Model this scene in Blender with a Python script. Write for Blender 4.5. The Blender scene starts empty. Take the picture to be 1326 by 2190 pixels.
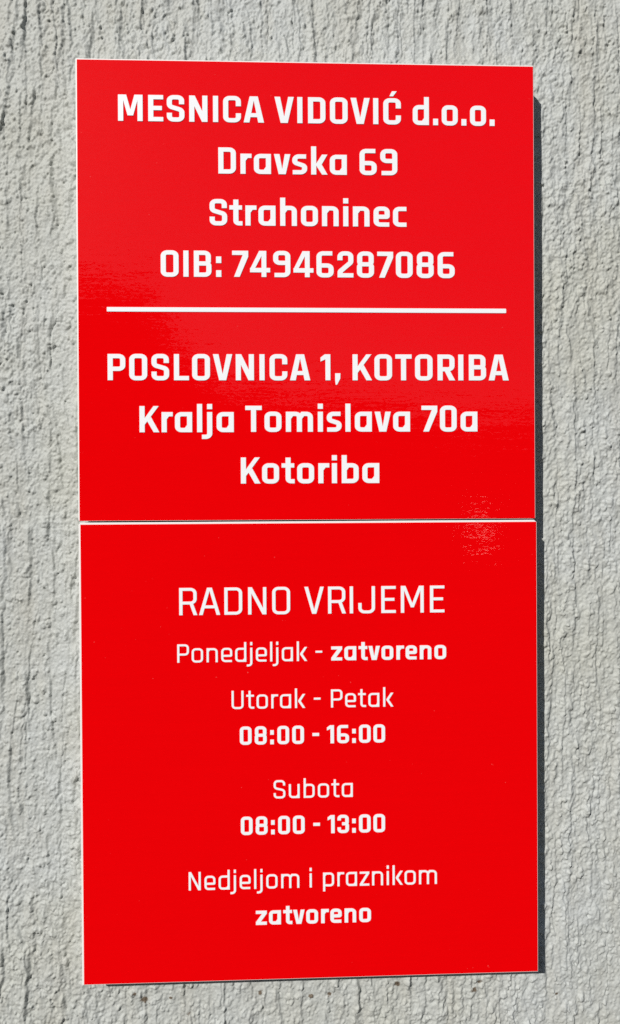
import bpy, bmesh, math, random
import numpy as np
from mathutils import Vector, Matrix
from mathutils.geometry import delaunay_2d_cdt

S = bpy.context.scene
COL = S.collection

# ------------------------------------------------------------------ camera, sky, sun, exposure
cd = bpy.data.cameras.new('camera')
cam = bpy.data.objects.new('camera', cd)
COL.objects.link(cam)
cd.sensor_fit = 'VERTICAL'
cd.sensor_height = 36.0
cd.lens = 36.0 * 1600.0 / 2190.0
cd.clip_start = 0.01
cd.clip_end = 100.0
CAM = Vector((-0.02922, -0.85302, 1.61341))
CR = Matrix(((0.999339, 0.005459, -0.035931), (-0.035948, 0.003094, -0.999349), (-0.005345, 0.99998, 0.003289)))
cam.matrix_world = Matrix.Translation(CAM) @ CR.to_4x4()
S.camera = cam

SUN_TO = Vector((-0.6128, -1.0, 0.7047)).normalized()      # direction from the wall to the sun
SUN_EL = math.asin(SUN_TO.z)
SUN_AZ = math.atan2(SUN_TO.x, SUN_TO.y)
SUN_POWER = 4.3
SKY_STRENGTH = 0.053
EXPOSURE = 0.0
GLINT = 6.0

sl = bpy.data.lights.new('sun', 'SUN')
sl.energy = SUN_POWER
sl.angle = math.radians(0.53)
sl.color = (1.0, 0.975, 0.935)
sun = bpy.data.objects.new('sun', sl)
COL.objects.link(sun)
sun.location = SUN_TO * 6 + Vector((0, 0, 1.6))
sun.rotation_euler = (-SUN_TO).to_track_quat('-Z', 'Y').to_euler()

world = bpy.data.worlds.new('World')
S.world = world
world.use_nodes = True
nt = world.node_tree
for n in list(nt.nodes):
    nt.nodes.remove(n)
N = nt.nodes.new
L = nt.links.new


def mnode(tree, op, a=None, b=None, c=None, clamp=False):
    n = tree.nodes.new('ShaderNodeMath')
    n.operation = op
    n.use_clamp = clamp
    for i, v in enumerate((a, b, c)):
        if v is None:
            continue
        if isinstance(v, (int, float)):
            n.inputs[i].default_value = v
        else:
            tree.links.new(v, n.inputs[i])
    return n.outputs[0]


out = N('ShaderNodeOutputWorld')
bg = N('ShaderNodeBackground')
sky = N('ShaderNodeTexSky')
sky.sky_type = 'NISHITA'
sky.sun_disc = False
sky.sun_elevation = SUN_EL
sky.sun_rotation = SUN_AZ
sky.air_density = 1.0
sky.dust_density = 0.7
sky.ozone_density = 1.0
bg.inputs['Strength'].default_value = SKY_STRENGTH
# the far skyline opposite the wall (trees and roofs, seen only as a reflection in the glossy film)
tc = N('ShaderNodeTexCoord')
sep = N('ShaderNodeSeparateXYZ')
L(tc.outputs['Generated'], sep.inputs[0])
az = mnode(nt, 'ARCTAN2', sep.outputs['X'], mnode(nt, 'MULTIPLY', sep.outputs['Y'], -1.0))
el = mnode(nt, 'ARCSINE', sep.outputs['Z'])
crv = N('ShaderNodeFloatCurve')
cm = crv.mapping
cv = cm.curves[0]
R_ = math.radians
pts = [(-180, 9), (-60, 13), (-15, 16.2), (-9.5, 15.9), (-8.3, 13.4), (-7.2, 11.0), (-4.4, 9.3), (0.6, 8.7), (8, 7.7), (14, 6.6), (70, 10), (180, 9)]
pts = [((a + 180) / 360.0, e / 30.0) for a, e in pts]
cv.points[0].location = pts[0]
cv.points[1].location = pts[-1]
for p in pts[1:-1]:
    cv.points.new(*p)
for p in cv.points:
    p.handle_type = 'VECTOR'
cm.update()
L(mnode(nt, 'ADD', mnode(nt, 'DIVIDE', az, 2 * math.pi), 0.5), crv.inputs['Value'])
nz = N('ShaderNodeTexNoise')
nz.inputs['Scale'].default_value = 22.0
nz.inputs['Detail'].default_value = 6.0
L(tc.outputs['Generated'], nz.inputs['Vector'])
line = mnode(nt, 'ADD', mnode(nt, 'MULTIPLY', crv.outputs[0], R_(30.0)),
             mnode(nt, 'MULTIPLY', mnode(nt, 'SUBTRACT', nz.outputs[0], 0.5), R_(1.6)))
isky = mnode(nt, 'DIVIDE', mnode(nt, 'SUBTRACT', el, line), R_(0.6), clamp=True)
mixs = N('ShaderNodeMix')
mixs.data_type = 'RGBA'
L(isky, mixs.inputs['Factor'])
mixs.inputs[6].default_value = (0.36, 0.31, 0.24, 1)
L(sky.outputs[0], mixs.inputs[7])
# bright spot added to the world so the film shows a glint at the seam
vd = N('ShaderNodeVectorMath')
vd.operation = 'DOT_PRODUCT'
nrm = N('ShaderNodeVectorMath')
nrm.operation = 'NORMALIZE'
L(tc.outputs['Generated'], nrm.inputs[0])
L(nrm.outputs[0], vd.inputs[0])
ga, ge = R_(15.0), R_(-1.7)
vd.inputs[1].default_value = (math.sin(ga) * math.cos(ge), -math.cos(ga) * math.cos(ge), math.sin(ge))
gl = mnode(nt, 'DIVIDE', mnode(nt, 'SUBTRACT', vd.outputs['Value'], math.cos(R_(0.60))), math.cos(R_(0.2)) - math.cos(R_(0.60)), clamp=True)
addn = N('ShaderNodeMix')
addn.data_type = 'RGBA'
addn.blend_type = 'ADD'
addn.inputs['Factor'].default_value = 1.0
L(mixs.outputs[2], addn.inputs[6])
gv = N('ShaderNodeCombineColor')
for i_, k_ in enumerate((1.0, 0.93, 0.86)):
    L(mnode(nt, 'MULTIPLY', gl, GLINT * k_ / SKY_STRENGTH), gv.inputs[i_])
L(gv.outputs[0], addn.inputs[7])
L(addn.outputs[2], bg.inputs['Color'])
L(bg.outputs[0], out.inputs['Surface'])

world.cycles.sampling_method = 'MANUAL'
world.cycles.sample_map_resolution = 2048
S.view_settings.view_transform = 'Standard'
S.view_settings.look = 'None'
S.view_settings.exposure = EXPOSURE
S.view_settings.gamma = 1.0
S.view_settings.use_curve_mapping = False
S.cycles.max_bounces = 6
S.cycles.use_denoising = False
S.cycles.sample_clamp_indirect = 1.5
S.cycles.caustics_reflective = False


# ------------------------------------------------------------------ materials
def new_mat(name):
    m = bpy.data.materials.new(name)
    m.use_nodes = True
    t = m.node_tree
    return m, t, t.nodes['Principled BSDF']


def obj_coords(t, scale):
    c = t.nodes.new('ShaderNodeTexCoord')
    mp = t.nodes.new('ShaderNodeMapping')
    mp.inputs['Scale'].default_value = scale
    t.links.new(c.outputs['Object'], mp.inputs['Vector'])
    return mp.outputs[0]


def noise(t, vec, scale, detail=4, rough=0.5):
    n = t.nodes.new('ShaderNodeTexNoise')
    n.inputs['Scale'].default_value = scale
    n.inputs['Detail'].default_value = detail
    n.inputs['Roughness'].default_value = rough
    t.links.new(vec, n.inputs['Vector'])
    return n.outputs[0]


def mixc(t, fac, a, b):
    n = t.nodes.new('ShaderNodeMix')
    n.data_type = 'RGBA'
    if isinstance(fac, (int, float)):
        n.inputs['Factor'].default_value = fac
    else:
        t.links.new(fac, n.inputs['Factor'])
    for i, v in ((6, a), (7, b)):
        if isinstance(v, tuple):
            n.inputs[i].default_value = v + (1,)
        else:
            t.links.new(v, n.inputs[i])
    return n.outputs[2]


def mrange(t, v, a, b, c=0.0, d=1.0):
    n = t.nodes.new('ShaderNodeMapRange')
    t.links.new(v, n.inputs[0])
    for i, x in enumerate((a, b, c, d)):
        n.inputs[i + 1].default_value = x
    return n.outputs[0]


def bump(t, height, strength, dist, normal=None):
    n = t.nodes.new('ShaderNodeBump')
    n.inputs['Strength'].default_value = strength
    n.inputs['Distance'].default_value = dist
    t.links.new(height, n.inputs['Height'])
    if normal is not None:
        t.links.new(normal, n.inputs['Normal'])
    return n.outputs[0]


def wall_material():
    m, t, p = new_mat('grey_painted_render')
    v = obj_coords(t, (1, 1, 1))
    vs = obj_coords(t, (1, 1, 0.22))
    broad = noise(t, v, 5.0, 5, 0.6)
    streak = noise(t, vs, 26.0, 6, 0.62)
    fine = noise(t, v, 420.0, 4, 0.65)
    c = mixc(t, mrange(t, broad, 0.36, 0.64), (0.430, 0.438, 0.396), (0.466, 0.486, 0.478))
    c = mixc(t, mrange(t, streak, 0.46, 0.78, 0.0, 0.60), c, (0.40, 0.385, 0.325))
    c = mixc(t, mrange(t, fine, 0.35, 0.70, 0.0, 0.22), c, (0.37, 0.37, 0.35))
    # small rusty and brown specks of dirt caught in the render
    sp = noise(t, v, 62.0, 3, 0.6)
    cl = noise(t, v, 7.0, 2, 0.5)
    spots = mnode(t, 'MULTIPLY', mrange(t, sp, 0.735, 0.79), mrange(t, cl, 0.52, 0.62))
    c = mixc(t, mnode(t, 'MULTIPLY', spots, 0.75), c, (0.15, 0.10, 0.055))
    # two rusty chips just under the lower sign
    for (x, z, r) in DIRT:
        d = t.nodes.new('ShaderNodeVectorMath')
        d.operation = 'DISTANCE'
        co = t.nodes.new('ShaderNodeTexCoord')
        wv = t.nodes.new('ShaderNodeVectorMath')
        wv.operation = 'MULTIPLY'
        wv.inputs[1].default_value = (1.0, 0.0, 1.3)
        t.links.new(co.outputs['Object'], wv.inputs[0])
        t.links.new(wv.outputs[0], d.inputs[0])
        d.inputs[1].default_value = (x, 0, z * 1.3)
        n2 = noise(t, v, 260.0, 3, 0.6)
        f = mnode(t, 'ADD', mnode(t, 'DIVIDE', d.outputs['Value'], r), mnode(t, 'MULTIPLY', mnode(t, 'SUBTRACT', n2, 0.5), 3.2))
        c = mixc(t, mrange(t, f, 0.6, 1.15, 0.9, 0.0), c, (0.10, 0.065, 0.035))
    t.links.new(c, p.inputs['Base Color'])
    p.inputs['Roughness'].default_value = 0.62
    p.inputs['Specular IOR Level'].default_value = 0.35
    b = bump(t, noise(t, v, 900.0, 3, 0.6), 0.5, 0.00025)
    t.links.new(b, p.inputs['Normal'])
    return m


def film_material():
    m, t, p = new_mat('red_vinyl_film')
    v = obj_coords(t, (1, 1, 1))
    vh = obj_coords(t, (0.30, 1, 1))
    vl = obj_coords(t, (0.08, 1, 1))
    tone = noise(t, v, 3.0, 3, 0.5)
    c = mixc(t, tone, (0.765, 0.0002, 0.0018), (0.80, 0.0002, 0.0018))
    dust = noise(t, v, 230.0, 2, 0.5)
    where = noise(t, v, 9.0, 2, 0.5)
    f = mnode(t, 'MULTIPLY', mrange(t, dust, 0.77, 0.80), mrange(t, where, 0.50, 0.58))
    c = mixc(t, mnode(t, 'MULTIPLY', f, 0.18), c, (0.80, 0.45, 0.42))
    t.links.new(c, p.inputs['Base Color'])
    p.inputs['Roughness'].default_value = 0.05
    p.inputs['Specular IOR Level'].default_value = 0.32
    # the film's fine leathery grain: little facets, each tilted by a fraction of a degree
    vo = t.nodes.new('ShaderNodeTexVoronoi')
    vo.inputs['Scale'].default_value = 620.0
    t.links.new(obj_coords(t, (0.55, 0.001, 1)), vo.inputs['Vector'])

    def vm(op, a, b_):
        n = t.nodes.new('ShaderNodeVectorMath')
        n.operation = op
        for i, q in enumerate((a, b_)):
            if isinstance(q, tuple):
                n.inputs[i].default_value = q
            elif q is not None:
                t.links.new(q, n.inputs[i])
        return n.outputs[0]
    geo = t.nodes.new('ShaderNodeNewGeometry')
    tilt = vm('MULTIPLY', vm('SUBTRACT', vo.outputs['Color'], (0.5, 0.5, 0.5)), (0.015, 0.0, 0.019))
    facet = vm('NORMALIZE', vm('ADD', geo.outputs['Normal'], tilt), None)
    b = bump(t, noise(t, vh, 430.0, 1, 0.5), 1.0, 0.00004, facet)
    b = bump(t, noise(t, vl, 90.0, 2, 0.5), 0.5, 0.0003, b)
    b = bump(t, noise(t, v, 9.0, 2, 0.5), 0.2, 0.003, b)
    t.links.new(b, p.inputs['Normal'])
    return m


def plain(name, col, rough, scale=60.0, vary=0.05, spec=0.5):
    m, t, p = new_mat(name)
    v = obj_coords(t, (1, 1, 1))
    d = tuple(x * (1 - vary) for x in col)
    c = mixc(t, noise(t, v, scale, 4, 0.6), d, col)
    t.links.new(c, p.inputs['Base Color'])
    p.inputs['Roughness'].default_value = rough
    p.inputs['Specular IOR Level'].default_value = spec
    return m


DIRT = [(-0.1888, 1.0574, 0.0050), (-0.2004, 1.0657, 0.0026), (-0.0004, 1.0573, 0.0030), (0.0199, 1.0578, 0.0028), (0.099, 1.0674, 0.0036),
        (0.1943, 1.0679, 0.0030), (0.1872, 1.0584, 0.0034), (-0.0586, 1.0622, 0.0026), (-0.1388, 1.041, 0.0024), (-0.1598, 1.0592, 0.0020), (0.2837, 1.0513, 0.0018)]
M_WALL = wall_material()
M_FILM = film_material()
M_BOARD = plain('white_coated_board', (0.86, 0.85, 0.82), 0.40)
M_LETTER = plain('white_vinyl', (0.88, 0.89, 0.91), 0.30, 90.0, 0.03)


# ------------------------------------------------------------------ the rough painted wall
def axis(lo, hi, step, outer_lo, outer_hi, grow=1.06):
    a = list(np.arange(lo, hi + step * 0.5, step))
    s, x = step, a[-1]
    while x < outer_hi:
        s *= grow
        x += s
        a.append(min(x, outer_hi))
    s, x = step, a[0]
    pre = []
    while x > outer_lo:
        s *= grow
        x -= s
        pre.append(max(x, outer_lo))
    return np.array(pre[::-1] + a)


def build_wall():
    rng = np.random.default_rng(7)
    xs = axis(-0.47, 0.45, 0.0008, -1.7, 1.7)
    zs = axis(0.95, 2.26, 0.0008, 0.2, 3.0)
    nx, nz_ = len(xs), len(zs)
    X, Z = np.meshgrid(xs, zs)              # rows = z

    def lat(u, w, seed):
        r = np.random.default_rng(seed)
        T = r.random((256, 256)).astype(np.float32)
        iu = np.floor(u).astype(np.int64)
        iw = np.floor(w).astype(np.int64)
        fu = (u - iu)
        fw = (w - iw)
        fu = fu * fu * fu * (fu * (fu * 6 - 15) + 10)
        fw = fw * fw * fw * (fw * (fw * 6 - 15) + 10)
        a = T[iw & 255, iu & 255]
        b = T[iw & 255, (iu + 1) & 255]
        c = T[(iw + 1) & 255, iu & 255]
        d = T[(iw + 1) & 255, (iu + 1) & 255]
        return ((a * (1 - fu) + b * fu) * (1 - fw) + (c * (1 - fu) + d * fu) * fw) * 2 - 1

    def vn(u, w, seed, octs=1, rough=0.5):
        s, amp, tot = 0, 1.0, 0.0
        for o in range(octs):
            s = s + amp * lat(u * 2 ** o + 17.3 * o, w * 2 ** o + 5.1 * o, seed + o)
            tot += amp
            amp *= rough
        return s / tot

    mm = 0.001
    wx = X + 3.5 * mm * vn(X / 0.030, Z / 0.050, 11, 2) + 2.0 * mm * vn(X / 0.006, Z / 0.009, 13, 2, 0.6)
    wz = Z + 6 * mm * vn(X / 0.020, Z / 0.030, 15, 2)
    calm = np.clip(vn(X / 0.11, Z / 0.16, 17, 2) * 1.1 + 0.70, 0.35, 1.0)       # some patches are smoother than others
    H = 0.4 * vn(X / 0.070, Z / 0.11, 21, 2)
    # vertical ribs where the wet render was dragged and ran
    H += 0.75 * vn(wx / 0.013, wz / 0.15, 31, 2, 0.55)
    H += 0.95 * vn(wx / 0.0055, wz / 0.065, 33, 2, 0.55) * calm

    # dragged edges: each rises slowly and breaks off steeply, broken up along its length
    def drag(pitch, length, depth, lip, seed):
        ph = wx / pitch + 0.75 * vn(X / (pitch * 4.0), wz / (length * 1.6), seed, 2, 0.5)
        fr = ph - np.floor(ph)
        up = np.clip(fr / (1 - lip), 0, 1) ** 2.2
        dn = np.clip((1 - fr) / lip, 0, 1)
        on = np.clip(vn(np.floor(ph) * 0.77 + 3.1, Z / (length * 0.22), seed + 5, 3, 0.6) * 2.6 + 0.35, 0, 1)
        return depth * np.minimum(up, dn) * on
    H += drag(0.031, 0.20, 1.9, 0.10, 41)
    H += drag(0.0165, 0.16, 1.25, 0.12, 141)
    H += drag(0.044, 0.26, 1.4, 0.035, 341)
    # narrow cracks between the ribs
    g = 1 - np.abs(vn(wx / 0.030, wz / 0.20, 241, 2, 0.45))
    g = np.clip((g - 0.93) / 0.07, 0, 1)
    H -= 1.1 * g * np.clip(vn(X / 0.05, Z / 0.045, 244, 2) * 2.2 + 0.1, 0, 1)
    # lumps and grain
    lump = vn(wx / 0.0060, wz / 0.0110, 51, 2, 0.55)
    H += 0.95 * np.where(lump > 0, lump, lump * 0.7) * calm
    H += 0.85 * vn(wx / 0.0036, wz / 0.0046, 61, 2, 0.6) * calm
    H += 0.33 * vn(X / 0.0020, Z / 0.0023, 71)

    # pebbles and pits stamped one by one
    def stamp(x, z, rx, rz, amp, power=1.0):
        i0, i1 = np.searchsorted(xs, (x - rx * 1.25, x + rx * 1.25))
        j0, j1 = np.searchsorted(zs, (z - rz * 1.25, z + rz * 1.25))
        if i1 <= i0 or j1 <= j0:
            return
        dx = (X[j0:j1, i0:i1] - x) / rx
        dz = (Z[j0:j1, i0:i1] - z) / rz
        wob = 0.25 * vn(X[j0:j1, i0:i1] / 0.003 + x * 90, Z[j0:j1, i0:i1] / 0.003, 81)
        k = np.clip(1 - (np.sqrt(dx * dx + dz * dz) + wob) ** 2, 0, 1) ** power
        H[j0:j1, i0:i1] += amp * k
    n = 0
    while n < 30000:
        x = rng.uniform(-0.50, 0.48)
        z = rng.uniform(0.92, 2.28)
        n += 1
        if -0.23 < x < 0.23 and 1.14 < z < 2.07:
            continue                            # out of sight behind the panels
        r = rng.uniform(0.0010, 0.0022) if rng.random() < 0.88 else rng.uniform(0.0024, 0.0044)
        stamp(x, z, r, r * rng.uniform(0.9, 1.9), rng.uniform(0.45, 1.2) * (r / 0.0022) ** 0.6, 0.6)
    for _ in range(1500):
        x = rng.uniform(-0.50, 0.48)
        z = rng.uniform(0.92, 2.28)
        r = rng.uniform(0.0010, 0.0020)
        stamp(x, z, r, r * rng.uniform(0.8, 1.8), -rng.uniform(0.6, 1.6), 0.7)
    H *= 1.2 * mm
    H -= np.percentile(H, 86)               # the crests sit near the wall's nominal plane
    ed = np.minimum(np.minimum(xs[None, :] + 1.7, 1.7 - xs[None, :]), np.minimum(zs[:, None] - 0.2, 3.0 - zs[:, None]))
    co = np.stack([X, -H, Z], -1).reshape(-1, 3).astype(np.float32)
    idx = np.arange(nx * nz_).reshape(nz_, nx)
    q = np.stack([idx[:-1, :-1], idx[:-1, 1:], idx[1:, 1:], idx[1:, :-1]], -1).reshape(-1, 4)
    # the rest of the wall's body: sides and back, 25 cm thick
    ring = np.concatenate([idx[0, :-1], idx[:-1, -1], idx[-1, :0:-1], idx[:0:-1, 0]])
    back = co[ring].copy()
    back[:, 1] = 0.25
    n0 = len(co)
    nb = len(ring)
    co = np.concatenate([co, back])
    k = np.arange(nb)
    side = np.stack([ring[k], n0 + k, n0 + (k + 1) % nb, ring[(k + 1) % nb]], -1)
    loops = np.concatenate([q.ravel(), side.ravel(), n0 + k[::-1]]).astype(np.int32)
    nf = len(q) + len(side)
    starts = np.concatenate([np.arange(nf) * 4, [nf * 4]]).astype(np.int32)
    totals = np.concatenate([np.full(nf, 4), [nb]]).astype(np.int32)
    me = bpy.data.meshes.new('wall')
    me.vertices.add(len(co))
    me.vertices.foreach_set('co', co.ravel())
    me.loops.add(len(loops))
    me.loops.foreach_set('vertex_index', loops)
    me.polygons.add(nf + 1)
    me.polygons.foreach_set('loop_start', starts)
    me.polygons.foreach_set('loop_total', totals)
    sm = np.zeros(nf + 1, bool)
    sm[:len(q)] = True
    me.polygons.foreach_set('use_smooth', sm)
    me.update(calc_edges=True)
    me.materials.append(M_WALL)
    o = bpy.data.objects.new('wall', me)
    COL.objects.link(o)
    o['label'] = 'rough light grey painted wall with vertical ridges and small lumps behind the red signs'
    o['category'] = 'wall'
    return o


build_wall()


# ------------------------------------------------------------------ lettering: a squarish sans drawn with strokes
# heights in units of 1/100 cap height; every stroke is a ribbon of horizontal bar thickness sh and stem thickness sv
XH = 77.0
ASC = 108.0
DSC = -26.0


class Pen:
    def __init__(self, sv, sh):
        self.sv, self.sh = sv, sh
        self.k = sv / sh
        self.polys = []

    def poly(self, *pts):
        self.polys.append([Vector(p) for p in pts])

    def mirror(self, w, *pts):
        self.poly(*pts)
        self.poly(*[(w - x, y) for x, y in pts][::-1])

    def rect(self, x0, y0, x1, y1):
        self.poly((x0, y0), (x1, y0), (x1, y1), (x0, y1))

    def diag(self, x0, y0, x1, y1, hw):
        self.poly((x0 - hw / 2, y0), (x0 + hw / 2, y0), (x1 + hw / 2, y1), (x1 - hw / 2, y1))

    def path(self, pts, closed=False):
        """pts: (x, y[, r]) centre line with fillet radius r, in letter units"""
        k, hs = self.k, self.sh / 2
        P = [(Vector((p[0] / k, p[1])), (p[2] if len(p) > 2 else 0.0)) for p in pts]
        n = len(P)
        Lf, Rt = [], []

        def put(c, nrm):
            Lf.append(c + nrm * hs)
            Rt.append(c - nrm * hs)
        for i, (p, r) in enumerate(P):
            if not closed and i in (0, n - 1):
                d = (P[1][0] - p) if i == 0 else (p - P[n - 2][0])
                d.normalize()
                put(p, Vector((-d.y, d.x)))
                continue
            a, b = P[i - 1][0], P[(i + 1) % n][0]
            d0 = (p - a).normalized()
            d1 = (b - p).normalized()
            turn = d0.x * d1.y - d0.y * d1.x
            ang = math.atan2(turn, d0.dot(d1))
            half = abs(ang) / 2
            if half < 1e-4:
                put(p, Vector((-d0.y, d0.x)))
                continue
            n0 = Vector((-d0.y, d0.x))
            n1 = Vector((-d1.y, d1.x))
            bis = (n0 + n1).normalized()
            s = 1 if turn > 0 else -1                 # the inner side is +normal when turning left
            inner = p + bis * s * hs / math.cos(half)
            outer = p - bis * s * hs / math.cos(half)
            lim = 0.98 * min((p - a).length, (b - p).length)
            if r > 0:
                t = min(r * math.tan(half), lim * (0.5 if False else 1.0))
                r = t / math.tan(half)
                cen = p - d0 * t + n0 * s * r
                st = max(3, int(math.degrees(abs(ang)) / 11))
                for q in range(st + 1):
                    th = ang * q / st
                    nn = Vector((n0.x * math.cos(th) - n0.y * math.sin(th), n0.x * math.sin(th) + n0.y * math.cos(th)))
                    o_ = cen - nn * s * (r + hs)
                    i_ = cen - nn * s * (r - hs) if r > hs else inner
                    if s > 0:
                        Lf.append(i_.copy())
                        Rt.append(o_)
                    else:
                        Lf.append(o_)
                        Rt.append(i_.copy())
            else:
                if s > 0:
                    Lf.append(inner)
                    Rt.append(outer)
                else:
                    Lf.append(outer)
                    Rt.append(inner)
        m = len(Lf)
        for i in range(m if closed else m - 1):
            j = (i + 1) % m
            quad = [Rt[i], Rt[j], Lf[j], Lf[i]]
            qq = []
            for v in quad:
                if not any((v - u).length < 1e-4 for u in qq):
                    qq.append(v)
            if len(qq) >= 3:
                self.polys.append([Vector((v.x * k, v.y)) for v in qq])


BOLD = dict(sv=19.6, sh=16.4, r=13.0, dw=21.0, tw=26.0)
LIGHT = dict(sv=12.0, sh=10.6, r=15.0, dw=13.0, tw=16.0)


def glyph(ch, W):
    """returns polygons, width, left and right side bearings"""
    sv, sh, r, dw = W['sv'], W['sh'], W['r'], W['dw']
    B = W is BOLD
    g = Pen(sv, sh)
    s2, h2 = sv / 2, sh / 2
    T, b0, X = 100 - h2, h2, XH - h2
    st, rd, dg, op = 10.0, 8.0, 2.0, 5.5
    lb = rb = st
    pick = lambda a, b: a if B else b

    def box(x0, x1, y0, y1, rr=r):
        g.path([(x0, y0, rr), (x1, y0, rr), (x1, y1, rr), (x0, y1, rr)], True)
    if ch in 'O0':
        w = {'O': pick(68, 65), '0': 65}[ch]
        box(s2, w - s2, b0 - .6, T + .6)
        lb = rb = rd
    elif ch == 'D':
        w = pick(67, 64.5)
        g.path([(s2, b0), (w - s2, b0, r), (w - s2, T, r), (s2, T)], True)
        rb = rd
    elif ch in 'CĆ':
        w = pick(68, 65)
        g.path([(w - s2, 61.5), (w - s2, T + .6, r), (s2, T + .6, r), (s2, b0 - .6, r), (w - s2, b0 - .6, r), (w - s2, 34.5)])
        if ch == 'Ć':
            g.poly((23.5, 108), (38, 108), (52.5, 127.5), (34, 127.5))
        lb, rb = rd, rd - 1
    elif ch == 'S':
        w = pick(67, 65)
        m = 50.5
        g.path([(w - s2 - 1, pick(66, 71)), (w - s2 - 1, T + .6, r), (s2, T + .6, r), (s2, m + pick(7, 6.5), r), (w - s2, m - pick(7, 6.5), r), (w - s2, b0 - .6, r), (s2, b0 - .6, r), (s2, pick(33, 29))])
        lb = rb = rd - 1
    elif ch == 'M':
        w = pick(93, 84)
        g.rect(0, 0, sv, 100)
        g.rect(w - sv, 0, w, 100)
        if B:
            g.mirror(w, (13.8, 100), (13.8, 99.9), (36, 21), (46.5, 21), (46.5, 44), (31, 100))
            g.rect(10, 99, 20, 100)
        else:
            g.mirror(w, (8, 100), (8, 93), (36.5, 20), (42, 20), (42, 36), (17, 100))
    elif ch == 'N':
        w = pick(69.5, 66)
        g.rect(0, 0, sv, 100)
        g.rect(w - sv, 0, w, 100)
        hw = pick(21, 14)
        g.poly((0, 100), (w - hw, 0), (w, 0), (hw, 100))
    elif ch == 'E':
        w = pick(57, 53)
        g.path([(w, b0), (s2, b0), (s2, T), (w, T)])
        g.rect(s2, 50 - h2 + .5, w - 5, 50 + h2 + .5)
        rb = op
    elif ch in 'Il':
        w = sv
        g.rect(0, 0, sv, 100 if ch == 'I' else ASC)
    elif ch == 'L':
        w = 57
        g.path([(w, b0), (s2, b0), (s2, 100)])
        rb = 3
    elif ch == 'T':
        w = 63
        g.rect(0, 100 - sh, w, 100)
        g.rect(w / 2 - s2, 0, w / 2 + s2, 100 - sh)
        lb = rb = 3.5
    elif ch == 'A':
        w = pick(78, 76)
        tw = pick(31, 17.5)
        leg = pick(22, 13)
        c = w / 2
        g.mirror(w, (0, 0), (leg, 0), (c + .01, pick(84, 88)), (c + .01, 100), (c - tw / 2, 100))
        y0, y1 = pick((20.5, 36), (24.5, 35))
        f = c / 100 * 0.9
        g.poly((y0 * f * .8 + 4, y0), (w - y0 * f * .8 - 4, y0), (w - y1 * f * .8 - 4, y1), (y1 * f * .8 + 4, y1))
        lb = rb = dg
    elif ch in 'Vv':
        top = 100 if ch == 'V' else XH
        w = pick(74 if ch == 'V' else 63, 71)
        bw = pick(27, 15)
        hw = pick(21.5, 13.5)
        c = w / 2
        notch = pick(24 if ch == 'V' else 20, 16)
        g.mirror(w, (0, top), (c - bw / 2, 0), (c + .01, 0), (c + .01, notch), (hw, top))
        lb = rb = dg
    elif ch == 'U':
        w = 66
        g.path([(s2, 100), (s2, b0 - .6, r), (w - s2, b0 - .6, r), (w - s2, 100)])
    elif ch == 'J':
        w = 61
        g.path([(w - s2, 100), (w - s2, b0 - .6, r), (s2, b0 - .6, r), (s2, 38)])
        lb = 6
    elif ch == 'K':
        w = 74
        g.rect(0, 0, sv, 100)
        g.poly((53, 100), (18, 52), (18, 26.5), (73, 100))
        g.poly((53.5, 0), (75, 0), (43, 59), (29.5, 42))
        rb = 1
    elif ch in 'PR':
        w = pick(67, 64)
        m = pick(43.5, 44) if ch == 'P' else pick(43, 44.5)
        g.path([(s2, m), (w - s2 - (0 if ch == 'P' else 1), m, r), (w - s2 - (0 if ch == 'P' else 1), T, r), (s2, T)])
        g.rect(0, 0, sv, 100)
        if ch == 'R':
            lw = pick(22.5, 13.5)
            g.poly((w - lw + 1, 0), (w + 1, 0), (pick(45, 49), m), (pick(24, 36), m))
            rb = 2
        else:
            rb = op
    elif ch == 'B':
        w = 67
        m = 51
        g.path([(s2, m), (w - s2 - 2, m, 9), (w - s2 - 2, T, r), (s2, T)])
        g.path([(s2, m), (w - s2, m, 9), (w - s2, b0, r), (s2, b0)])
        g.rect(0, 0, sv, 100)
        rb = rd - 1
    elif ch in 'ad':
        w = pick(65.5, 61)
        g.path([(w - s2, X), (s2, X, r), (s2, b0, r), (w - s2 - pick(13, 10), b0), (w - s2, b0 + pick(17, 13))])
        g.rect(w - sv, 0, w, XH if ch == 'a' else ASC)
        lb = rd
    elif ch in 'bp':
        w = pick(65.5, 61)
        if ch == 'b':
            g.path([(s2, b0), (w - s2, b0, r), (w - s2, X, r), (s2 + pick(13, 10), X), (s2, X - pick(17, 13))])
            g.rect(0, 0, sv, ASC)
        else:
            g.path([(s2, b0 + 2), (w - s2, b0, r), (w - s2, X, r), (s2 + pick(13, 10), X), (s2, X - pick(17, 13))])
            g.rect(0, DSC, sv, XH)
        rb = rd
    elif ch in 'nh':
        w = pick(64, 61)
        g.path([(s2, X - pick(17, 13)), (s2 + pick(13, 10), X), (w - s2, X, r), (w - s2, 0)])
        g.rect(0, 0, sv, XH if ch == 'n' else ASC)
    elif ch == 'm':
        w = pick(104, 100)
        for i in range(2):
            a = s2 + i * (w - sv) / 2
            g.path([(a, X - pick(17, 13)), (a + pick(13, 10), X), (a + (w - sv) / 2, X, r), (a + (w - sv) / 2, 0)])
        g.rect(0, 0, sv, XH)
    elif ch == 'u':
        w = 60
        g.path([(s2, XH), (s2, b0, r), (w - s2 - 10, b0), (w - s2, b0 + 13)])
        g.rect(w - sv, 0, w, XH)
    elif ch == 'r':
        w = pick(42.5, 37.5)
        g.path([(s2, X - pick(17, 13)), (s2 + pick(13, 10), X), (w, X)])
        g.rect(0, 0, sv, XH)
        rb = 1.5
    elif ch == 'o':
        w = pick(65, 62)
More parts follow.
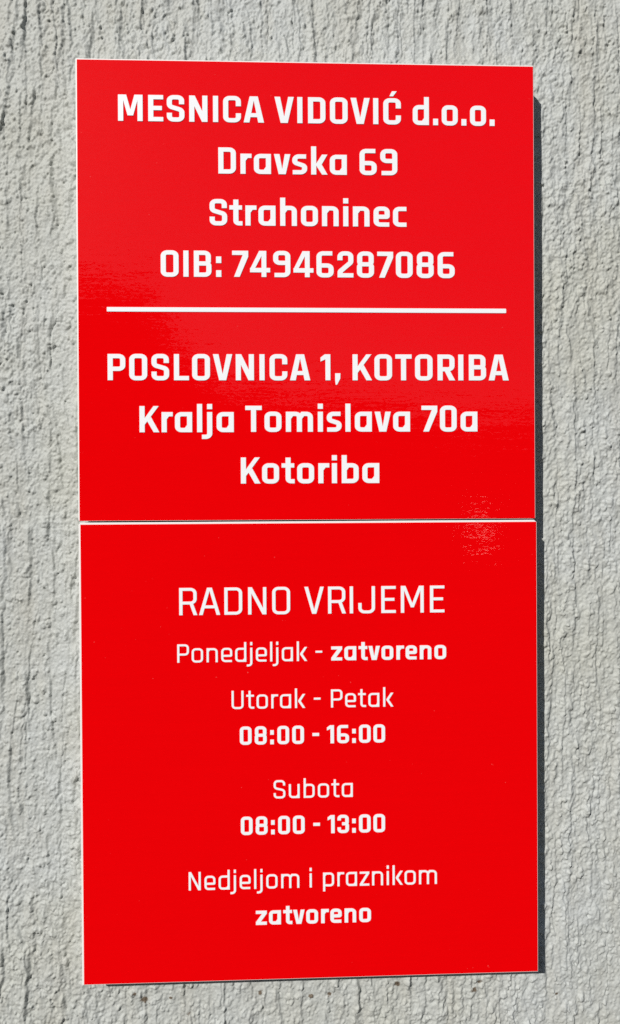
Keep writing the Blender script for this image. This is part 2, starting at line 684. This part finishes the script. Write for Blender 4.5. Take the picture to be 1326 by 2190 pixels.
        box(s2, w - s2, b0 - .6, X + .6)
        lb = rb = rd
    elif ch == 'e':
        w = pick(62.5, 60)
        m = pick(38, 34)
        g.path([(s2, m), (w - s2, m, 3), (w - s2, X + .6, r), (s2, X + .6, r), (s2, b0, r), (w - 2, b0)])
        lb, rb = rd, rd - 1
    elif ch == 'c':
        w = 52
        g.path([(w, X), (s2, X, r), (s2, b0, r), (w, b0)])
        lb, rb = rd, 4
    elif ch == 's':
        w = 57
        g.path([(w - 4, X), (s2, X, r), (s2, 44.5, 10), (w - s2, 32.5, 10), (w - s2, b0, r), (1.5, b0)])
        lb = rb = 6
    elif ch == 't':
        w = pick(50, 44)
        c = pick(25, 18.6)
        g.path([(c, 99), (c, b0, r - 3), (w, b0)])
        g.rect(0, XH - sh, w - 1.5, XH)
        lb = rb = 3.5
    elif ch in 'ij':
        w = sv
        dt = pick((88, 108), (90.5, 108))
        g.rect(0, dt[0], sv, dt[1])
        if ch == 'i':
            g.rect(0, 0, sv, XH)
        else:
            g.path([(s2, XH), (s2, DSC + h2, r), (pick(-20, -19), DSC + h2)])
    elif ch == 'k':
        w = pick(63, 57)
        g.rect(0, 0, sv, ASC)
        if B:
            g.poly((42, XH), (18, 40), (18, 37), (40.5, 38.6), (63, XH))
            g.poly((42, 0), (63, 0), (40.5, 38.6), (18, 40), (18, 37))
        else:
            g.poly((43, XH), (18, 41), (18, 36), (32, 38.6), (57, XH))
            g.poly((43, 0), (57, 0), (32, 38.6), (18, 41), (18, 36))
        rb = 1.5
    elif ch == 'z':
        w = pick(60, 53)
        g.rect(0, XH - sh, w, XH)
        g.rect(0, 0, w, sh)
        d = pick(25, 15.5)
        g.poly((0, sh - 2), (d, sh - 2), (w, XH - sh + 1), (w - d, XH - sh + 1))
        lb = rb = 5
    elif ch == '1':
        w = 39
        g.rect(w - sv, 0, w, 100)
        g.poly((0, 72), (w - sv + 3, 82), (w - sv + 3, 100), (17, 100), (0, 87.5))
        lb = 4
    elif ch == '2':
        w = 61.5
        g.path([(s2, 66), (s2, T + .6, r), (w - s2, T + .6, r), (w - s2, 58, 12), (s2 + .5, 23, 6), (s2 + .5, b0)])
        g.rect(.5, 0, w, sh)
        lb, rb = 7, 6
    elif ch == '3':
        w = 64
        m = 51
        g.path([(s2, 70), (s2, T + .6, r), (w - s2 - 1, T + .6, r), (w - s2 - 1, m, 9), (w * .40, m)])
        g.path([(w * .40, m), (w - s2, m, 9), (w - s2, b0 - .6, r), (s2, b0 - .6, r), (s2, 31)])
        lb, rb = 6, rd
    elif ch == '4':
        w = 77
        g.rect(44, 0, 62.5, 100)
        g.rect(0, 17.6, w, 34.6)
        g.poly((35, 100), (0, 30), (0, 25), (15, 25), (20, 34.6), (46, 84), (46, 100))
        lb, rb = 4, 4
    elif ch in '69':
        w = 66
        m = 45.5
        six = Pen(sv, sh)
        six.path([(w - 5, T + .3), (s2, T + .3, r), (s2, b0 - .6, r), (w - s2, b0 - .6, r), (w - s2, m, r), (s2, m)])
        for q in six.polys:
            g.polys.append(q if ch == '6' else [Vector((w - v.x, 100 - v.y)) for v in q])
        lb = rb = rd
    elif ch == '7':
        w = 61.5
        g.rect(0, 100 - sh, w, 100)
        g.poly((40, 84), (40, 83), (7, 0), (28.5, 0), (61.5, 77), (61.5, 84))
        lb, rb = 5, 3
    elif ch == '8':
        w = 66
        m = 51
        for (x0, x1, y0, y1, rl, rh) in ((s2, w - s2, b0 - .6, m, r, 10), (s2 + 1, w - s2 - 1, m, T + .6, 10, r)):
            g.path([(x0, y0, rl), (x1, y0, rl), (x1, y1, rh), (x0, y1, rh)], True)
        lb = rb = rd
    elif ch == '.':
        w = 20
        g.rect(0, 0, w, 25)
        lb = rb = 10.5
    elif ch == ':':
        w = 20
        g.rect(0, 0, w, 25.5)
        g.rect(0, 53, w, 78)
        lb = rb = 10.5
    elif ch == ',':
        w = 21
        g.poly((0, 27), (0, 0), (2, -17), (7.5, -17), (20, 6), (21, 27))
        lb = 12
    elif ch == '-':
        w = 37
        g.rect(0, 50 - h2, w, 50 + h2)
    else:
        raise ValueError(ch)
    return g.polys, w, lb, rb


CACHE = {}


def union(polys):
    """one flat sheet covering the union of the stroke polygons -> verts, triangles"""
    vs, fs = [], []
    for q in polys:
        a = sum(q[i].x * q[(i + 1) % len(q)].y - q[(i + 1) % len(q)].x * q[i].y for i in range(len(q)))
        if abs(a) < 1e-3:
            continue
        if a < 0:
            q = q[::-1]
        fs.append(list(range(len(vs), len(vs) + len(q))))
        vs += [Vector((p.x, p.y)) for p in q]
    V, E, F, ov, oe, of = delaunay_2d_cdt(vs, [], fs, 0, 1e-3, True)
    return V, [f for f, o in zip(F, of) if o]


def glyph_mesh(ch, W):
    key = (ch, W['sv'])
    if key not in CACHE:
        polys, w, lb, rb = glyph(ch, W)
        CACHE[key] = union(polys) + (w, lb, rb)
    return CACHE[key]


def run_into(bm, text, W, x0, x1, base, cap, y_back, y_front):
    """cut-vinyl letters from x0 to x1 on the baseline (metres, in the panel's own axes)"""
    u = cap / 100.0
    gl = [glyph_mesh(c, W) for c in text]
    pos, x = [], 0.0
    for i, (V, F, w, lb, rb) in enumerate(gl):
        if i:
            x += gl[i - 1][4] + lb
        pos.append(x)
        x += w
    total, want = x, (x1 - x0) / u
    sx = 1.0
    if len(text) > 1:
        extra = (want - total) / (len(text) - 1)
        lim = 3.2
        e2 = max(-lim, min(lim, extra))
        pos = [p + e2 * i for i, p in enumerate(pos)]
        sx = want / (total + e2 * (len(text) - 1))
        print('RUN', text, 'gap %.1f' % e2, 'stretch %.3f' % sx)
    for p, (V, F, w, lb, rb) in zip(pos, gl):
        vf = [bm.verts.new((x0 + (p + v.x) * u * sx, y_front, base + v.y * u)) for v in V]
        vb = {}
        cnt = {}
        for f in F:
            bm.faces.new([vf[i] for i in f])
            for a, b in zip(f, f[1:] + f[:1]):
                cnt[(a, b)] = 1
        for (a, b) in cnt:
            if (b, a) not in cnt:
                for i in (a, b):
                    if i not in vb:
                        c = vf[i].co
                        vb[i] = bm.verts.new((c.x, y_back, c.z))
                bm.faces.new([vf[b], vf[a], vb[a], vb[b]])


# ------------------------------------------------------------------ the two sign panels
def link(name, bm, mat, parent, smooth=False):
    me = bpy.data.meshes.new(name)
    bm.normal_update()
    bm.to_mesh(me)
    bm.free()
    me.materials.append(mat)
    o = bpy.data.objects.new(name, me)
    COL.objects.link(o)
    o.parent = parent
    return o


def box_bm(x0, x1, y0, y1, z0, z1):
    bm = bmesh.new()
    v = [bm.verts.new((x, y, z)) for x in (x0, x1) for y in (y0, y1) for z in (z0, z1)]
    for f in ((0, 1, 3, 2), (4, 6, 7, 5), (0, 4, 5, 1), (2, 3, 7, 6), (0, 2, 6, 4), (1, 5, 7, 3)):
        bm.faces.new([v[i] for i in f])
    bmesh.ops.recalc_face_normals(bm, faces=bm.faces)
    return bm


DEPTH = 0.0326
FILM = 0.0003


def panel(label, front, rows, w, h, margins, seam, lines, rule=None):
    top, left, right, bottom, bev = margins
    Rm = Matrix(rows)
    root = bpy.data.objects.new('sign_panel', None)
    root.empty_display_size = 0.05
    COL.objects.link(root)
    root.matrix_world = Matrix.Translation(Vector(front) + Rm @ Vector((0, DEPTH, 0))) @ Rm.to_4x4()
    root['label'] = label
    root['category'] = 'sign'
    root['group'] = 'red sign panels on the wall'
    yf = -DEPTH                                # the film's outer face
    # the board's outline: a white margin round the film, its corners nipped off along the seam
    nip = 0.003
    a, c, d, e = -w / 2 - left, w / 2 + right, -bottom, h + top
    if seam == 'bottom':
        ol = [(a, 0.0003), (a + nip, d), (c - nip, d), (c, 0.0003), (c, e), (a, e)]
    else:
        ol = [(a, d), (c, d), (c, h - 0.0003), (c - nip, e), (a + nip, e), (a, h - 0.0003)]
    bm = bmesh.new()
    f0 = [bm.verts.new((x, yf + FILM, z)) for x, z in ol]
    f1 = [bm.verts.new((x, 0.004, z)) for x, z in ol]
    bm.faces.new(f0)
    bm.faces.new(f1[::-1])
    for i in range(len(ol)):
        j = (i + 1) % len(ol)
        bm.faces.new((f0[j], f0[i], f1[i], f1[j]))
    bmesh.ops.recalc_face_normals(bm, faces=bm.faces)
    fr = [e for e in bm.edges if all(abs(v.co.y - (yf + FILM)) < 1e-6 for v in e.verts)]
    bmesh.ops.bevel(bm, geom=fr, offset=bev, segments=2, profile=0.5, affect='EDGES')
    link('backing_board', bm, M_BOARD, root)
    bm = box_bm(-w / 2, w / 2, yf, yf + FILM, 0, h)
    # the hidden back of the film would share the board's front plane
    bm.faces.ensure_lookup_table()
    bmesh.ops.delete(bm, geom=[f for f in bm.faces if all(abs(v.co.y - (yf + FILM)) < 1e-6 for v in f.verts)], context='FACES_ONLY')
    face = link('red_face', bm, M_FILM, root)
    mid = h / 2
    for lab, runs in lines:
        bm = bmesh.new()
        for (txt, W, x0, x1, base, cap) in runs:
            run_into(bm, txt, W, x0 / 1000, x1 / 1000, mid + base / 1000, cap / 1000, yf - 0.00001, yf - 0.0006)
        o = link('text_line', bm, M_LETTER, root)
        o['label'] = lab
    if rule:
        x0, x1, z0, z1 = [v / 1000 for v in rule]
        bm = box_bm(x0, x1, yf - 0.0006, yf - 0.00001, mid + z0, mid + z1)
        ed = [e for e in bm.edges if abs(e.verts[0].co.y - e.verts[1].co.y) > 1e-5]
        bmesh.ops.bevel(bm, geom=ed, offset=0.0007, segments=3, profile=0.5, affect='EDGES')
        link('dividing_line', bm, M_LETTER, root)
    return root


b, l = BOLD, LIGHT
panel('upper red sign panel with large bold white address lines split by a white rule',
      (0.0, -0.03259, 1.60248), ((1, 0, 0), (0, 1, 0), (0, 0, 1)), 0.5, 0.5,
      (0.0013, 0.0015, 0.0006, 0.0005, 0.0003), 'bottom',
      [('bold white company name in capitals on the first line', [('MESNICA', b, -205.8, -47.7, 183.8, 28.5), ('VIDOVIĆ', b, -36.2, 102.6, 183.8, 28.5), ('d.o.o.', b, 115.8, 206.6, 183.5, 28.5)]),
       ('bold white street and number on the second line', [('Dravska', b, -97.7, 42.7, 127.8, 28.5), ('69', b, 56.8, 98.4, 128.0, 28.5)]),
       ('bold white town name on the third line', [('Strahoninec', b, -107.5, 108.2, 71.4, 28.5)]),
       ('bold white tax number just above the rule', [('OIB:', b, -160.8, -95.1, 15.2, 28.5), ('74946287086', b, -83.3, 161.4, 15.4, 28.5)]),
       ('bold white capitals just below the rule', [('POSLOVNICA', b, -218.7, 1.4, -97.5, 28.5), ('1,', b, 12.7, 34.5, -97.4, 28.5), ('KOTORIBA', b, 47.9, 221.1, -97.4, 28.5)]),
       ('bold white street and number second below the rule', [('Kralja', b, -184.7, -82.5, -154.1, 28.5), ('Tomislava', b, -69.9, 111.1, -153.8, 28.5), ('70a', b, 123.8, 185.9, -153.8, 28.5)]),
       ('bold white town name at the bottom', [('Kotoriba', b, -75.1, 76.8, -210.3, 28.5)])],
      rule=(-219.2, 218.5, -22.95, -18.15))

panel('lower red sign panel with white opening hours in thin and bold letters',
      (0.00148, -0.0315, 1.09773), ((0.999997, -0.002379, -0.00053), (0.002376, 0.999988, -0.004352), (0.00053, 0.004351, 0.99999)), 0.5, 0.50074,
      (0.0021, 0.0021, 0.0006, 0.0007, 0.0003), 'top',
      [('large thin white heading capitals', [('RADNO', l, -144.1, -23.3, 151.0, 29.7), ('VRIJEME', l, -7.7, 146.9, 151.0, 29.6)]),
       ('thin white weekday followed by a bold word', [('Ponedjeljak', l, -146.6, -5.0, 99.3, 19.9), ('-', l, 4.2, 11.7, 99.3, 19.9), ('zatvoreno', b, 21.5, 148.6, 99.4, 20.0)]),
       ('thin white pair of weekdays', [('Utorak', l, -87.9, -7.4, 47.8, 19.8), ('-', l, 2.1, 9.3, 47.8, 19.8), ('Petak', l, 20.9, 89.8, 47.7, 19.8)]),
       ('bold white weekday hours', [('08:00', b, -79.2, -9.0, 8.4, 19.8), ('-', b, 0.3, 7.9, 8.4, 19.8), ('16:00', b, 16.3, 80.4, 8.3, 19.8)]),
       ('thin white Saturday line', [('Subota', l, -42.6, 44.4, -51.2, 19.8)]),
       ('bold white Saturday hours', [('08:00', b, -78.7, -8.8, -90.6, 19.8), ('-', b, 0.7, 7.9, -90.6, 19.8), ('13:00', b, 16.5, 79.9, -90.8, 19.8)]),
       ('thin white line for Sundays and holidays', [('Nedjeljom', l, -135.9, -15.0, -150.1, 19.9), ('i', l, -3.7, -1.2, -150.1, 19.9), ('praznikom', l, 11.1, 137.2, -149.6, 19.9)]),
       ('bold white word at the bottom', [('zatvoreno', b, -62.9, 63.8, -189.9, 20.0)])])
